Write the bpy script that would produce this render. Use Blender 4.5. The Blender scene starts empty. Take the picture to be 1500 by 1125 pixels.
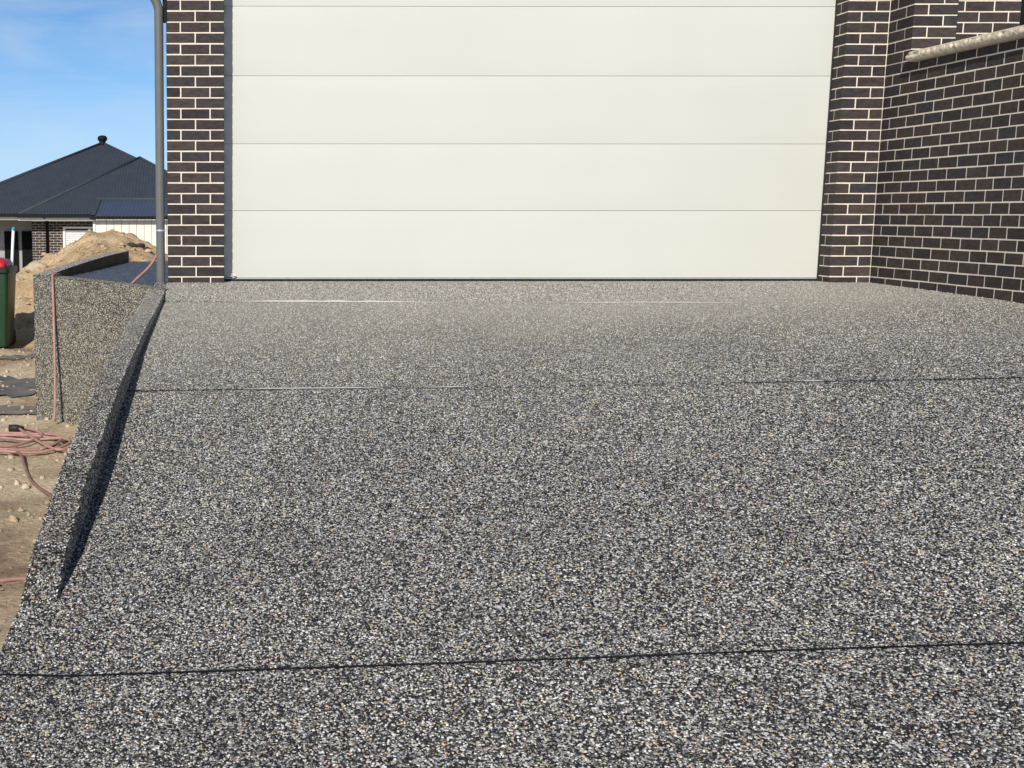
import bpy, math, random
import numpy as np
from mathutils import Vector, Matrix, noise as mnoise

S = bpy.context.scene
COL = S.collection

# ------------------------------------------------------------------ camera, sky, sun, exposure
cam_data = bpy.data.cameras.new("camera")
cam = bpy.data.objects.new("camera", cam_data)
COL.objects.link(cam)
S.camera = cam
PITCH, YAW = 0.1419, 0.0049
cam.location = (1.7365, -10.005, 0.6147)
cam.rotation_euler = (math.pi / 2 - PITCH, 0.0, -YAW)
cam_data.sensor_fit = 'HORIZONTAL'
cam_data.sensor_width = 36.0
cam_data.lens = 1748.0 / 1500.0 * 36.0
cam_data.shift_x = (750.0 - 336.4) / 1500.0       # the photograph is a crop: its optical axis lies left of centre
cam_data.clip_start = 0.05
cam_data.clip_end = 2000.0

SAT, LOW, HIGH, LIFT, LOFF = 1.22, 2.05, 0.52, 1.0, 0.125
SUN_DIR = Vector((-0.36, -1.0, 0.665)).normalized()   # towards the sun
w = bpy.data.worlds.new("World")
S.world = w
w.use_nodes = True
nt = w.node_tree
nt.nodes.clear()
out = nt.nodes.new("ShaderNodeOutputWorld")
bg = nt.nodes.new("ShaderNodeBackground")
sky = nt.nodes.new("ShaderNodeTexSky")
sky.sky_type = 'NISHITA'
sky.sun_disc = False
sky.sun_elevation = math.asin(SUN_DIR.z)
sky.sun_rotation = math.atan2(SUN_DIR.x, SUN_DIR.y)
sky.altitude = 50.0
sky.air_density = 1.0
sky.dust_density = 0.3
sky.ozone_density = 2.5
bg.inputs['Strength'].default_value = 0.077
# thin high cloud, drawn over the sky by direction
geo = nt.nodes.new("ShaderNodeTexCoord")
mp = nt.nodes.new("ShaderNodeMapping")
mp.inputs['Scale'].default_value = (3.0, 3.0, 14.0)
mp.inputs['Rotation'].default_value = (0.0, 0.16, 0.0)
nz = nt.nodes.new("ShaderNodeTexNoise")
nz.inputs['Scale'].default_value = 1.6
nz.inputs['Detail'].default_value = 7.0
nz.inputs['Roughness'].default_value = 0.55
nz.inputs['Distortion'].default_value = 0.6
cr = nt.nodes.new("ShaderNodeValToRGB")
cr.color_ramp.elements[0].position = 0.45
cr.color_ramp.elements[0].color = (0, 0, 0, 1)
cr.color_ramp.elements[1].position = 0.85
cr.color_ramp.elements[1].color = (0.42, 0.42, 0.42, 1)
mix = nt.nodes.new("ShaderNodeMix")
mix.data_type = 'RGBA'
mix.inputs['B'].default_value = (9.9, 10.5, 11.3, 1)
# clear dry air: the deeper blue comes down close to the horizon all the way round
lift = nt.nodes.new("ShaderNodeMapping")
lift.inputs['Scale'].default_value = (1.0, 1.0, LIFT)
lift.inputs['Location'].default_value = (0.0, 0.0, LOFF)
nt.links.new(geo.outputs['Generated'], lift.inputs['Vector'])
nt.links.new(lift.outputs['Vector'], sky.inputs['Vector'])
nt.links.new(geo.outputs['Generated'], mp.inputs['Vector'])
nt.links.new(mp.outputs['Vector'], nz.inputs['Vector'])
nt.links.new(nz.outputs['Fac'], cr.inputs['Fac'])
nt.links.new(cr.outputs['Color'], mix.inputs['Factor'])
hs = nt.nodes.new("ShaderNodeHueSaturation")
hs.inputs['Saturation'].default_value = SAT
nt.links.new(sky.outputs['Color'], hs.inputs['Color'])
# the air is brightest low down and darkens smoothly towards the zenith
sx = nt.nodes.new("ShaderNodeSeparateXYZ")
mr = nt.nodes.new("ShaderNodeMapRange")
mr.interpolation_type = 'SMOOTHSTEP'
mr.inputs['From Min'].default_value = 0.0
mr.inputs['From Max'].default_value = 0.75
mr.inputs['To Min'].default_value = LOW
mr.inputs['To Max'].default_value = HIGH
sc_ = nt.nodes.new("ShaderNodeVectorMath")
sc_.operation = 'SCALE'
nt.links.new(geo.outputs['Generated'], sx.inputs[0])
nt.links.new(sx.outputs['Z'], mr.inputs['Value'])
nt.links.new(hs.outputs['Color'], sc_.inputs[0])
nt.links.new(mr.outputs['Result'], sc_.inputs['Scale'])
nt.links.new(sc_.outputs['Vector'], mix.inputs['A'])
# pale haze lying along the horizon
hz = nt.nodes.new("ShaderNodeMapRange")
hz.interpolation_type = 'SMOOTHSTEP'
hz.inputs['From Min'].default_value = 0.0
hz.inputs['From Max'].default_value = 0.15
hz.inputs['To Min'].default_value = 0.62
hz.inputs['To Max'].default_value = 0.0
mxh = nt.nodes.new("ShaderNodeMix")
mxh.data_type = 'RGBA'
mxh.inputs['B'].default_value = (7.6, 9.4, 10.6, 1)
nt.links.new(sx.outputs['Z'], hz.inputs['Value'])
nt.links.new(hz.outputs['Result'], mxh.inputs['Factor'])
nt.links.new(mix.outputs['Result'], mxh.inputs['A'])
nt.links.new(mxh.outputs['Result'], bg.inputs['Color'])
nt.links.new(bg.outputs['Background'], out.inputs['Surface'])

sl = bpy.data.lights.new("sun", 'SUN')
sl.energy = 4.6
sl.angle = math.radians(0.53)
sl.color = (1.0, 0.955, 0.875)
sun = bpy.data.objects.new("sun", sl)
COL.objects.link(sun)
sun.rotation_euler = SUN_DIR.to_track_quat('Z', 'Y').to_euler()
sun.location = (-3, -12, 8)

S.view_settings.view_transform = 'Standard'
S.view_settings.look = 'None'
S.view_settings.exposure = 0.0
S.view_settings.gamma = 1.0
S.view_settings.use_curve_mapping = False
S.cycles.max_bounces = 6

rng = np.random.default_rng(7)
random.seed(7)

# ------------------------------------------------------------------ helpers
def link(o, parent=None):
    COL.objects.link(o)
    if parent is not None:
        o.parent = parent
    return o

def props(o, label=None, cat=None, group=None, kind=None):
    if label: o["label"] = label
    if cat: o["category"] = cat
    if group: o["group"] = group
    if kind: o["kind"] = kind
    return o

def empty(name, loc=(0, 0, 0), rz=0.0, **kw):
    o = bpy.data.objects.new(name, None)
    o.empty_display_size = 0.1
    link(o)
    o.location = loc
    o.rotation_euler = (0, 0, rz)
    return props(o, **kw)

def mesh_data(name, verts, faces, mat=None, smooth=False):
    me = bpy.data.meshes.new(name)
    me.from_pydata([tuple(map(float, v)) for v in verts], [], [tuple(int(i) for i in f) for f in faces])
    if mat: me.materials.append(mat)
    if smooth:
        me.polygons.foreach_set("use_smooth", [True] * len(me.polygons))
    me.update()
    return me

def obj(name, verts, faces, mat, parent=None, smooth=False, loc=None):
    o = bpy.data.objects.new(name, mesh_data(name, verts, faces, mat, smooth))
    link(o, parent)
    if loc is not None: o.location = loc
    return o

class MB:
    """collects simple shapes into one mesh"""
    def __init__(self): self.v, self.f = [], []
    def add(self, v, f):
        n = len(self.v)
        self.v += [tuple(p) for p in v]
        self.f += [tuple(i + n for i in q) for q in f]
        return self
    def box(self, a, b, ch=0.0):
        x0, y0, z0 = a; x1, y1, z1 = b
        if ch <= 0:
            v = [(x0,y0,z0),(x1,y0,z0),(x1,y1,z0),(x0,y1,z0),(x0,y0,z1),(x1,y0,z1),(x1,y1,z1),(x0,y1,z1)]
            f = [(3,2,1,0),(4,5,6,7),(0,1,5,4),(1,2,6,5),(2,3,7,6),(3,0,4,7)]
            return self.add(v, f)
        # chamfered box, 24 corners
        X, Y, Z = (x0, x1), (y0, y1), (z0, z1)
        v, idx = [], {}
        for i in (0, 1):
            for j in (0, 1):
                for k in (0, 1):
                    sx, sy, sz = (1 - 2*i)*ch, (1 - 2*j)*ch, (1 - 2*k)*ch
                    for ax in range(3):
                        p = [X[i] + sx, Y[j] + sy, Z[k] + sz]
                        p[ax] = (X[i], Y[j], Z[k])[ax]
                        idx[(i, j, k, ax)] = len(v); v.append(tuple(p))
        f = []
        def q(*ks):
            f.append([idx[k] for k in ks])
        for s in (0, 1):
            q(*[(s,)+jk+(0,) for jk in ((0,0),(1,0),(1,1),(0,1))])
            q(*[(jk[0], s, jk[1], 1) for jk in ((0,0),(1,0),(1,1),(0,1))])
            q(*[jk+(s, 2) for jk in ((0,0),(1,0),(1,1),(0,1))])
        for a in (0, 1):
            for b in (0, 1):
                q((a,b,0,0),(a,b,1,0),(a,b,1,1),(a,b,0,1))
                q((a,0,b,0),(a,1,b,0),(a,1,b,2),(a,0,b,2))
                q((0,a,b,1),(1,a,b,1),(1,a,b,2),(0,a,b,2))
        for i in (0, 1):
            for j in (0, 1):
                for k in (0, 1):
                    f.append([idx[(i,j,k,0)], idx[(i,j,k,1)], idx[(i,j,k,2)]])
        # orient outward
        c = np.array([(x0+x1)/2, (y0+y1)/2, (z0+z1)/2])
        g = []
        for q_ in f:
            p = [np.array(v[i]) for i in q_]
            n = np.cross(p[1]-p[0], p[2]-p[0])
            g.append(tuple(q_) if np.dot(n, sum(p)/len(p) - c) > 0 else tuple(reversed(q_)))
        return self.add(v, g)
    def tube(self, pts, r, n=8, caps=True):
        pts = [np.array(p, float) for p in pts]
        rs = r if hasattr(r, '__len__') else [r] * len(pts)
        v = []
        up = np.array([0.0, 0.0, 1.0])
        t0 = pts[1] - pts[0]; t0 /= np.linalg.norm(t0)
        a = np.cross(t0, up)
        if np.linalg.norm(a) < 1e-3: a = np.cross(t0, [1.0, 0, 0])
        a /= np.linalg.norm(a)
        for i, p in enumerate(pts):
            t = pts[min(i+1, len(pts)-1)] - pts[max(i-1, 0)]
            t /= max(np.linalg.norm(t), 1e-9)
            a = a - t * np.dot(a, t); a /= np.linalg.norm(a)
            b = np.cross(t, a)
            for k in range(n):
                th = 2 * math.pi * k / n
                v.append(p + rs[i] * (a * math.cos(th) + b * math.sin(th)))
        f = []
        for i in range(len(pts) - 1):
            for k in range(n):
                k2 = (k + 1) % n
                f.append((i*n+k, i*n+k2, (i+1)*n+k2, (i+1)*n+k))
        if caps:
            f.append(tuple(reversed(range(n))))
            f.append(tuple((len(pts)-1)*n + k for k in range(n)))
        return self.add(v, f)
    def build(self, name, mat, parent=None, smooth=False):
        return obj(name, self.v, self.f, mat, parent, smooth)

def spline(pts, per=8):
    P = [np.array(p, float) for p in pts]
    P = [2*P[0]-P[1]] + P + [2*P[-1]-P[-2]]
    o = []
    for i in range(1, len(P) - 2):
        for k in range(per):
            t = k / per
            a, b, c, d = P[i-1], P[i], P[i+1], P[i+2]
            o.append(0.5*((2*b) + (c-a)*t + (2*a-5*b+4*c-d)*t*t + (3*b-a-3*c+d)*t**3))
    o.append(P[-2])
    return o

def shade_auto(o, deg=40):
    me = o.data
    me.polygons.foreach_set("use_smooth", [True] * len(me.polygons))
    try: me.set_sharp_from_angle(angle=math.radians(deg))
    except Exception: pass
    return o

# ------------------------------------------------------------------ materials
def new_mat(name, color=(0.5, 0.5, 0.5), rough=0.6, metal=0.0, spec=0.5):
    m = bpy.data.materials.new(name)
    m.use_nodes = True
    b = m.node_tree.nodes["Principled BSDF"]
    b.inputs['Base Color'].default_value = (*color, 1)
    b.inputs['Roughness'].default_value = rough
    b.inputs['Metallic'].default_value = metal
    b.inputs['Specular IOR Level'].default_value = spec
    return m, m.node_tree, b

def N(t, kind, **kw):
    n = t.nodes.new(kind)
    for k, v in kw.items():
        if k in n.inputs: n.inputs[k].default_value = v
        else: setattr(n, k, v)
    return n

def ramp(t, stops, interp='LINEAR'):
    r = t.nodes.new("ShaderNodeValToRGB")
    e = r.color_ramp
    e.interpolation = interp
    while len(e.elements) < len(stops): e.elements.new(0.5)
    for el, (p, c) in zip(e.elements, stops):
        el.position = p
        el.color = (*c, 1) if len(c) == 3 else c
    return r

def coords(t, rand=True, kind='Object'):
    tc = t.nodes.new("ShaderNodeTexCoord")
    if not rand: return tc.outputs[kind]
    oi = t.nodes.new("ShaderNodeObjectInfo")
    ad = t.nodes.new("ShaderNodeVectorMath"); ad.operation = 'MULTIPLY_ADD'
    t.links.new(oi.outputs['Random'], ad.inputs[0])
    ad.inputs[1].default_value = (37.0, 53.0, 71.0)
    t.links.new(tc.outputs[kind], ad.inputs[2])
    return ad.outputs[0]

def noisy(name, c0, c1, scale=20, rough=0.7, bump=0.0, bdist=0.002, detail=6, spec=0.4, rand=False, metal=0.0, lo=0.3, hi=0.7, bscale=None, c_rand=None, stretch=None):
    m, t, b = new_mat(name, c0, rough, metal, spec)
    co = coords(t, rand)
    if stretch:
        mpn = N(t, "ShaderNodeMapping"); mpn.inputs['Scale'].default_value = stretch
        t.links.new(co, mpn.inputs['Vector']); co = mpn.outputs[0]
    n1 = N(t, "ShaderNodeTexNoise", Scale=scale, Detail=detail)
    t.links.new(co, n1.inputs['Vector'])
    r = ramp(t, [(lo, c0), (hi, c1)])
    t.links.new(n1.outputs['Fac'], r.inputs['Fac'])
    col = r.outputs['Color']
    if c_rand:
        oi = N(t, "ShaderNodeObjectInfo")
        rr = ramp(t, c_rand)
        t.links.new(oi.outputs['Random'], rr.inputs['Fac'])
        mx = N(t, "ShaderNodeMix", data_type='RGBA', blend_type='MULTIPLY')
        mx.inputs['Factor'].default_value = 1.0
        t.links.new(col, mx.inputs['A']); t.links.new(rr.outputs['Color'], mx.inputs['B'])
        col = mx.outputs['Result']
    t.links.new(col, b.inputs['Base Color'])
    if bump:
        n2 = N(t, "ShaderNodeTexNoise", Scale=bscale or scale * 4, Detail=5.0)
        t.links.new(co, n2.inputs['Vector'])
        bp = N(t, "ShaderNodeBump", Strength=bump, Distance=bdist)
        t.links.new(n2.outputs['Fac'], bp.inputs['Height'])
        t.links.new(bp.outputs['Normal'], b.inputs['Normal'])
    return m

STONES = [(0.0, (0.016, 0.0155, 0.019)), (0.25, (0.032, 0.0315, 0.036)), (0.40, (0.085, 0.084, 0.084)),
          (0.51, (0.19, 0.187, 0.18)), (0.65, (0.36, 0.355, 0.34)), (0.79, (0.58, 0.57, 0.545)), (0.90, (0.80, 0.79, 0.75)),
          (0.945, (0.54, 0.40, 0.21)), (0.967, (0.30, 0.19, 0.13)), (0.977, (0.60, 0.49, 0.31))]

def stone_mat(name, painted_light=0.58, tint=(1, 1, 1), rough=0.6, spec=0.22):
    m, t, b = new_mat(name, (0.2, 0.2, 0.2), rough, 0, spec)
    at = N(t, "ShaderNodeAttribute", attribute_name="tone")
    r = ramp(t, STONES, 'CONSTANT')
    t.links.new(at.outputs['Fac'], r.inputs['Fac'])
    co = coords(t, False)
    n = N(t, "ShaderNodeTexNoise", Scale=260.0, Detail=3.0)
    t.links.new(co, n.inputs['Vector'])
    n.inputs['Scale'].default_value = 260.0
    rr = ramp(t, [(0.3, (0.72, 0.72, 0.72)), (0.7, (1.15, 1.15, 1.15))])
    # drying patches: slightly darker where the slab is still damp
    nd = N(t, "ShaderNodeTexNoise", Scale=0.9, Detail=5.0, Roughness=0.6)
    t.links.new(co, nd.inputs['Vector'])
    rd = ramp(t, [(0.35, (0.84, 0.84, 0.86)), (0.62, (1.08, 1.07, 1.05))])
    t.links.new(nd.outputs['Fac'], rd.inputs['Fac'])
    md_ = N(t, "ShaderNodeMix", data_type='RGBA', blend_type='MULTIPLY'); md_.inputs['Factor'].default_value = 1.0
    t.links.new(n.outputs['Fac'], rr.inputs['Fac'])
    mx = N(t, "ShaderNodeMix", data_type='RGBA', blend_type='MULTIPLY'); mx.inputs['Factor'].default_value = 1.0
    t.links.new(r.outputs['Color'], md_.inputs['A']); t.links.new(rd.outputs['Color'], md_.inputs['B'])
    t.links.new(md_.outputs['Result'], mx.inputs['A']); t.links.new(rr.outputs['Color'], mx.inputs['B'])
    # low-angle sun brightening painted as paler tan on stones near the house, thinning downhill
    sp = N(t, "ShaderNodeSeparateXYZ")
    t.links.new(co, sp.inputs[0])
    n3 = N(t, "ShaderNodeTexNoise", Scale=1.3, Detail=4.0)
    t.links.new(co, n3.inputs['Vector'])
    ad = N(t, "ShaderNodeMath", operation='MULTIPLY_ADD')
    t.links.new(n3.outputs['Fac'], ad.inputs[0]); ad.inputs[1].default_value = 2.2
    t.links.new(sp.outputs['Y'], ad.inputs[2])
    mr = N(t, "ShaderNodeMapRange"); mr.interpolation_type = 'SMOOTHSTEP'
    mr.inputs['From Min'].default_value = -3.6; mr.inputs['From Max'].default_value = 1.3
    mr.inputs['To Min'].default_value = 0.0; mr.inputs['To Max'].default_value = painted_light
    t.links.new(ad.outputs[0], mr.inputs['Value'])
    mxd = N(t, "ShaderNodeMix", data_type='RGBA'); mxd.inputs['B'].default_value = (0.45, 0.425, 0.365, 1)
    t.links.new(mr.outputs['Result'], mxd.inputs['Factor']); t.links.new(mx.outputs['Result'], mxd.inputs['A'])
    mt = N(t, "ShaderNodeMix", data_type='RGBA', blend_type='MULTIPLY'); mt.inputs['Factor'].default_value = 1.0
    mt.inputs['B'].default_value = (*tint, 1)
    t.links.new(mxd.outputs['Result'], mt.inputs['A'])
    t.links.new(mt.outputs['Result'], b.inputs['Base Color'])
    return m

def slab_mat(name, tint=(1, 1, 1), rough=0.6, scale=120.0):
    m, t, b = new_mat(name, (0.15, 0.15, 0.15), rough, 0, 0.35)
    co = coords(t, False)
    vo = N(t, "ShaderNodeTexVoronoi", Scale=scale)
    t.links.new(co, vo.inputs['Vector'])
    sp = N(t, "ShaderNodeSeparateColor")
    t.links.new(vo.outputs['Color'], sp.inputs[0])
    r = ramp(t, STONES, 'CONSTANT')
    t.links.new(sp.outputs[0], r.inputs['Fac'])
    ed = ramp(t, [(0.40, (1.15, 1.15, 1.15)), (0.68, (0.34, 0.34, 0.35))])
    t.links.new(vo.outputs['Distance'], ed.inputs['Fac'])
    mx = N(t, "ShaderNodeMix", data_type='RGBA', blend_type='MULTIPLY'); mx.inputs['Factor'].default_value = 1.0
    t.links.new(r.outputs['Color'], mx.inputs['A']); t.links.new(ed.outputs['Color'], mx.inputs['B'])
    m2 = N(t, "ShaderNodeMix", data_type='RGBA', blend_type='MULTIPLY'); m2.inputs['Factor'].default_value = 1.0
    t.links.new(mx.outputs['Result'], m2.inputs['A']); m2.inputs['B'].default_value = (*tint, 1)
    t.links.new(m2.outputs['Result'], b.inputs['Base Color'])
    bp = N(t, "ShaderNodeBump", Strength=0.6, Distance=0.003, invert=True)
    t.links.new(vo.outputs['Distance'], bp.inputs['Height'])
    t.links.new(bp.outputs['Normal'], b.inputs['Normal'])
    return m

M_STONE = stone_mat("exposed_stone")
M_STONE_KERB = stone_mat("exposed_stone_kerb", 0.36, (1.12, 1.12, 1.12))
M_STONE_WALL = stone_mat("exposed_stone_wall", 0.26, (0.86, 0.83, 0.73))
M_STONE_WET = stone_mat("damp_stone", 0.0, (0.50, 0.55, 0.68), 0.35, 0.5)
M_SLAB = slab_mat("exposed_aggregate")
M_CAST = slab_mat("cast_aggregate", (0.62, 0.60, 0.55))
M_CEMENT = noisy("dark_cement", (0.028, 0.028, 0.03), (0.06, 0.06, 0.062), 60, 0.8, 0.3, 0.002)
M_JOINT = noisy("joint_filler", (0.006, 0.006, 0.008), (0.014, 0.014, 0.017), 30, 0.6, spec=0.2)
M_GLINT = noisy("painted_joint_glint", (0.5, 0.49, 0.46), (0.68, 0.66, 0.62), 50, 0.8)  # pale colour standing in for glints of light on the joints
BR = [(0.0, (0.66, 0.66, 0.68)), (0.2, (1.0, 0.93, 0.89)), (0.4, (0.84, 0.88, 0.98)), (0.6, (1.30, 1.18, 1.08)), (0.8, (0.95, 0.86, 0.86)), (1.0, (1.22, 1.06, 0.98))]
M_BRICK = noisy("dark_brick", (0.033, 0.0285, 0.0275), (0.062, 0.053, 0.050), 18, 0.75, 0.5, 0.0025, rand=True, c_rand=BR, bscale=160, spec=0.2, stretch=(1, 1, 2.5))
M_MORTAR = noisy("cream_mortar", (0.68, 0.59, 0.49), (0.82, 0.72, 0.61), 40, 0.9, 0.4, 0.002, bscale=200)
M_DOOR = noisy("cream_door_paint", (0.575, 0.572, 0.515), (0.60, 0.597, 0.54), 0.9, 0.38, 0.22, 0.003, bscale=4, detail=3, spec=0.5, rand=True)
M_JAMB = noisy("grey_steel_angle", (0.10, 0.105, 0.115), (0.12, 0.125, 0.135), 10, 0.45)
M_RUBBER = noisy("black_rubber", (0.012, 0.012, 0.012), (0.03, 0.03, 0.03), 30, 0.6)
M_ALU = noisy("dull_aluminium", (0.42, 0.42, 0.40), (0.52, 0.51, 0.49), 20, 0.4, metal=0.3)
M_PIPE = noisy("grey_painted_pipe", (0.118, 0.122, 0.115), (0.14, 0.144, 0.136), 6, 0.42, 0.06, 0.001)
M_ZINC = noisy("zinc_strap", (0.55, 0.55, 0.55), (0.7, 0.7, 0.7), 20, 0.35, metal=0.6)
M_COPING = noisy("sand_coloured_stone", (0.50, 0.42, 0.31), (0.68, 0.59, 0.46), 24, 0.9, 0.7, 0.006, bscale=60)
M_HOSE = noisy("pink_rubber_hose", (0.35, 0.185, 0.155), (0.44, 0.25, 0.215), 14, 0.5)
M_HOSE_OLD = noisy("dusty_brown_hose", (0.19, 0.10, 0.08), (0.27, 0.16, 0.125), 14, 0.7)
M_BIN = noisy("bin_green_plastic", (0.016, 0.05, 0.022), (0.022, 0.062, 0.028), 12, 0.45)
M_BINRIM = noisy("bin_rim_plastic", (0.010, 0.026, 0.017), (0.016, 0.034, 0.022), 12, 0.45)
M_RED = noisy("red_lid_plastic", (0.52, 0.012, 0.03), (0.6, 0.02, 0.04), 8, 0.38)
M_ROOF = noisy("slate_blue_roof_steel", (0.039, 0.046, 0.059), (0.048, 0.056, 0.071), 3, 0.38, spec=0.5)
M_ROOFCAP = noisy("roof_capping_steel", (0.045, 0.053, 0.064), (0.055, 0.064, 0.076), 5, 0.65, spec=0.15)
M_GUTTER = noisy("dark_gutter_steel", (0.007, 0.0075, 0.009), (0.010, 0.0105, 0.012), 5, 0.6, spec=0.15)
M_WHITE = noisy("white_paint", (0.74, 0.73, 0.68), (0.8, 0.79, 0.74), 3, 0.6)
M_CLAD = noisy("cream_cladding", (0.70, 0.68, 0.60), (0.78, 0.76, 0.68), 2, 0.6)
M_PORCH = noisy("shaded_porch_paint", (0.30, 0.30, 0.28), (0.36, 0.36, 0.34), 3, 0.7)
M_DARK = noisy("dark_opening", (0.004, 0.004, 0.005), (0.007, 0.007, 0.008), 3, 0.6, spec=0.08)
M_PVC = noisy("white_pvc", (0.72, 0.75, 0.76), (0.8, 0.82, 0.83), 4, 0.35)
M_BLUE = noisy("blue_tape", (0.05, 0.25, 0.42), (0.07, 0.3, 0.48), 4, 0.4)
M_ROCK = noisy("pale_sandstone", (0.42, 0.33, 0.23), (0.55, 0.45, 0.33), 9, 0.9, 0.6, 0.02, bscale=30)

def soil_mat(name, cols, wet=False):
    m, t, b = new_mat(name, cols[0], 0.92, 0, 0.2)
    co = coords(t, False)
    n1 = N(t, "ShaderNodeTexNoise", Scale=1.1, Detail=8.0, Roughness=0.62)
    n2 = N(t, "ShaderNodeTexNoise", Scale=26.0, Detail=6.0, Roughness=0.7)
    t.links.new(co, n1.inputs['Vector']); t.links.new(co, n2.inputs['Vector'])
    r1 = ramp(t, [(0.33, cols[0]), (0.5, cols[1]), (0.64, cols[2])])
    r2 = ramp(t, [(0.3, (0.66, 0.63, 0.6)), (0.7, (1.14, 1.14, 1.14))])
    t.links.new(n1.outputs['Fac'], r1.inputs['Fac']); t.links.new(n2.outputs['Fac'], r2.inputs['Fac'])
    mx = N(t, "ShaderNodeMix", data_type='RGBA', blend_type='MULTIPLY'); mx.inputs['Factor'].default_value = 1.0
    t.links.new(r1.outputs['Color'], mx.inputs['A']); t.links.new(r2.outputs['Color'], mx.inputs['B'])
    t.links.new(mx.outputs['Result'], b.inputs['Base Color'])
    bp = N(t, "ShaderNodeBump", Strength=0.8, Distance=0.03)
    t.links.new(n2.outputs['Fac'], bp.inputs['Height'])
    t.links.new(bp.outputs['Normal'], b.inputs['Normal'])
    return m

M_SOIL = soil_mat("builders_sand_ground", ((0.30, 0.215, 0.14), (0.58, 0.465, 0.32), (0.72, 0.60, 0.43)))
M_SAND = soil_mat("piled_sand", ((0.40, 0.27, 0.155), (0.58, 0.42, 0.25), (0.70, 0.54, 0.34)))
M_WET = noisy("wet_mud", (0.10, 0.095, 0.095), (0.25, 0.21, 0.165), 5, 0.55, 0.3, 0.004, spec=0.6)

# ------------------------------------------------------------------ levels of the driveway and the site
KERB = np.array([  # y, x of inner edge, z of top
    (-0.27, 1.258, 0.000), (-0.55, 1.248, -0.036), (-0.976, 1.233, -0.088), (-1.793, 1.206, -0.150), (-2.271, 1.189, -0.207), (-2.884, 1.167, -0.275),
    (-3.427, 1.148, -0.352), (-3.831, 1.133, -0.437), (-4.238, 1.119, -0.514), (-4.543, 1.109, -0.580), (-4.863, 1.097, -0.668),
    (-5.234, 1.084, -0.765), (-5.463, 1.076, -0.897), (-5.62, 1.070, -0.985)])
KERB_W = 0.14
LEFT = np.array([(.6,.04),(-.04,.04),(-.26,-.02),(-.5,-.085),(-2,-.25),(-2.95,-.41),(-3.65,-.55),(-4.0,-.635),(-5.1,-.845),(-5.46,-.905),(-6.1,-1.01),(-7,-1.1),(-9,-1.17),(-14,-1.2)])[::-1]
RIGHT = np.array([(.6,.045),(0,.04),(-1,.032),(-1.95,.016),(-3,-.07),(-4,-.2),(-5.5,-.5),(-7,-.82),(-9,-1.05),(-14,-1.15)])[::-1]

def prof(y, T):
    raw = np.interp(y, T[:, 0], T[:, 1])
    sm = sum(np.interp(y + o, T[:, 0], T[:, 1]) for o in (-.3, -.15, 0, .15, .3)) / 5
    k = np.clip((-y - 0.7) / 0.5, 0, 1)
    return raw * (1 - k) + sm * k

def drive_z(x, y):
    x = np.asarray(x, float); y = np.asarray(y, float)
    t = np.clip((x - 1.2) / 5.95, 0.0, 1.0)
    t = t ** (1 + 5*np.clip(1 - (-y - 0.5)/2.2, 0, 1)**1.5)
    wob = 0.004 * np.sin(1.7 * x + 0.6 * y) * np.sin(1.3 * y - 0.5 * x) * np.clip(-y - 0.3, 0, 1)
    return prof(y, LEFT) * (1 - t) + prof(y, RIGHT) * t + wob

def kerb_x(y):
    y = np.asarray(y, float)
    K = KERB[::-1]
    return np.where(y < -5.62, 1.07 + (y + 5.62) * 0.035, np.where(y > -0.27, 1.258, np.interp(y, K[:, 0], K[:, 1])))

def kerb_z(y):
    K = KERB[::-1]
    return np.interp(y, K[:, 0], K[:, 2])

def slab_left(y):
    y = np.asarray(y, float)
    k = np.clip((-y - 5.3) / 0.3, 0, 1)
    return kerb_x(y) - 0.1 * (1 - k) - KERB_W * k

X_RIGHT = 11.0
J1 = lambda x: -0.47 - 0.032 * (x - 1.27) - 0.17 * np.maximum(np.asarray(x) - 5.0, 0) ** 1.2
J2 = lambda x: -3.021 - 0.150 * (x - 1.2)
J3 = lambda x: -6.0 - 0.049 * (x - 0.96)
GAP = [0, 0.003, 0.0045, 0.0052, 0]
EDGES = [(lambda x: 0.45 + 0 * x), J1, J2, J3, (lambda x: -13.0 + 0 * x)]

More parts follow.
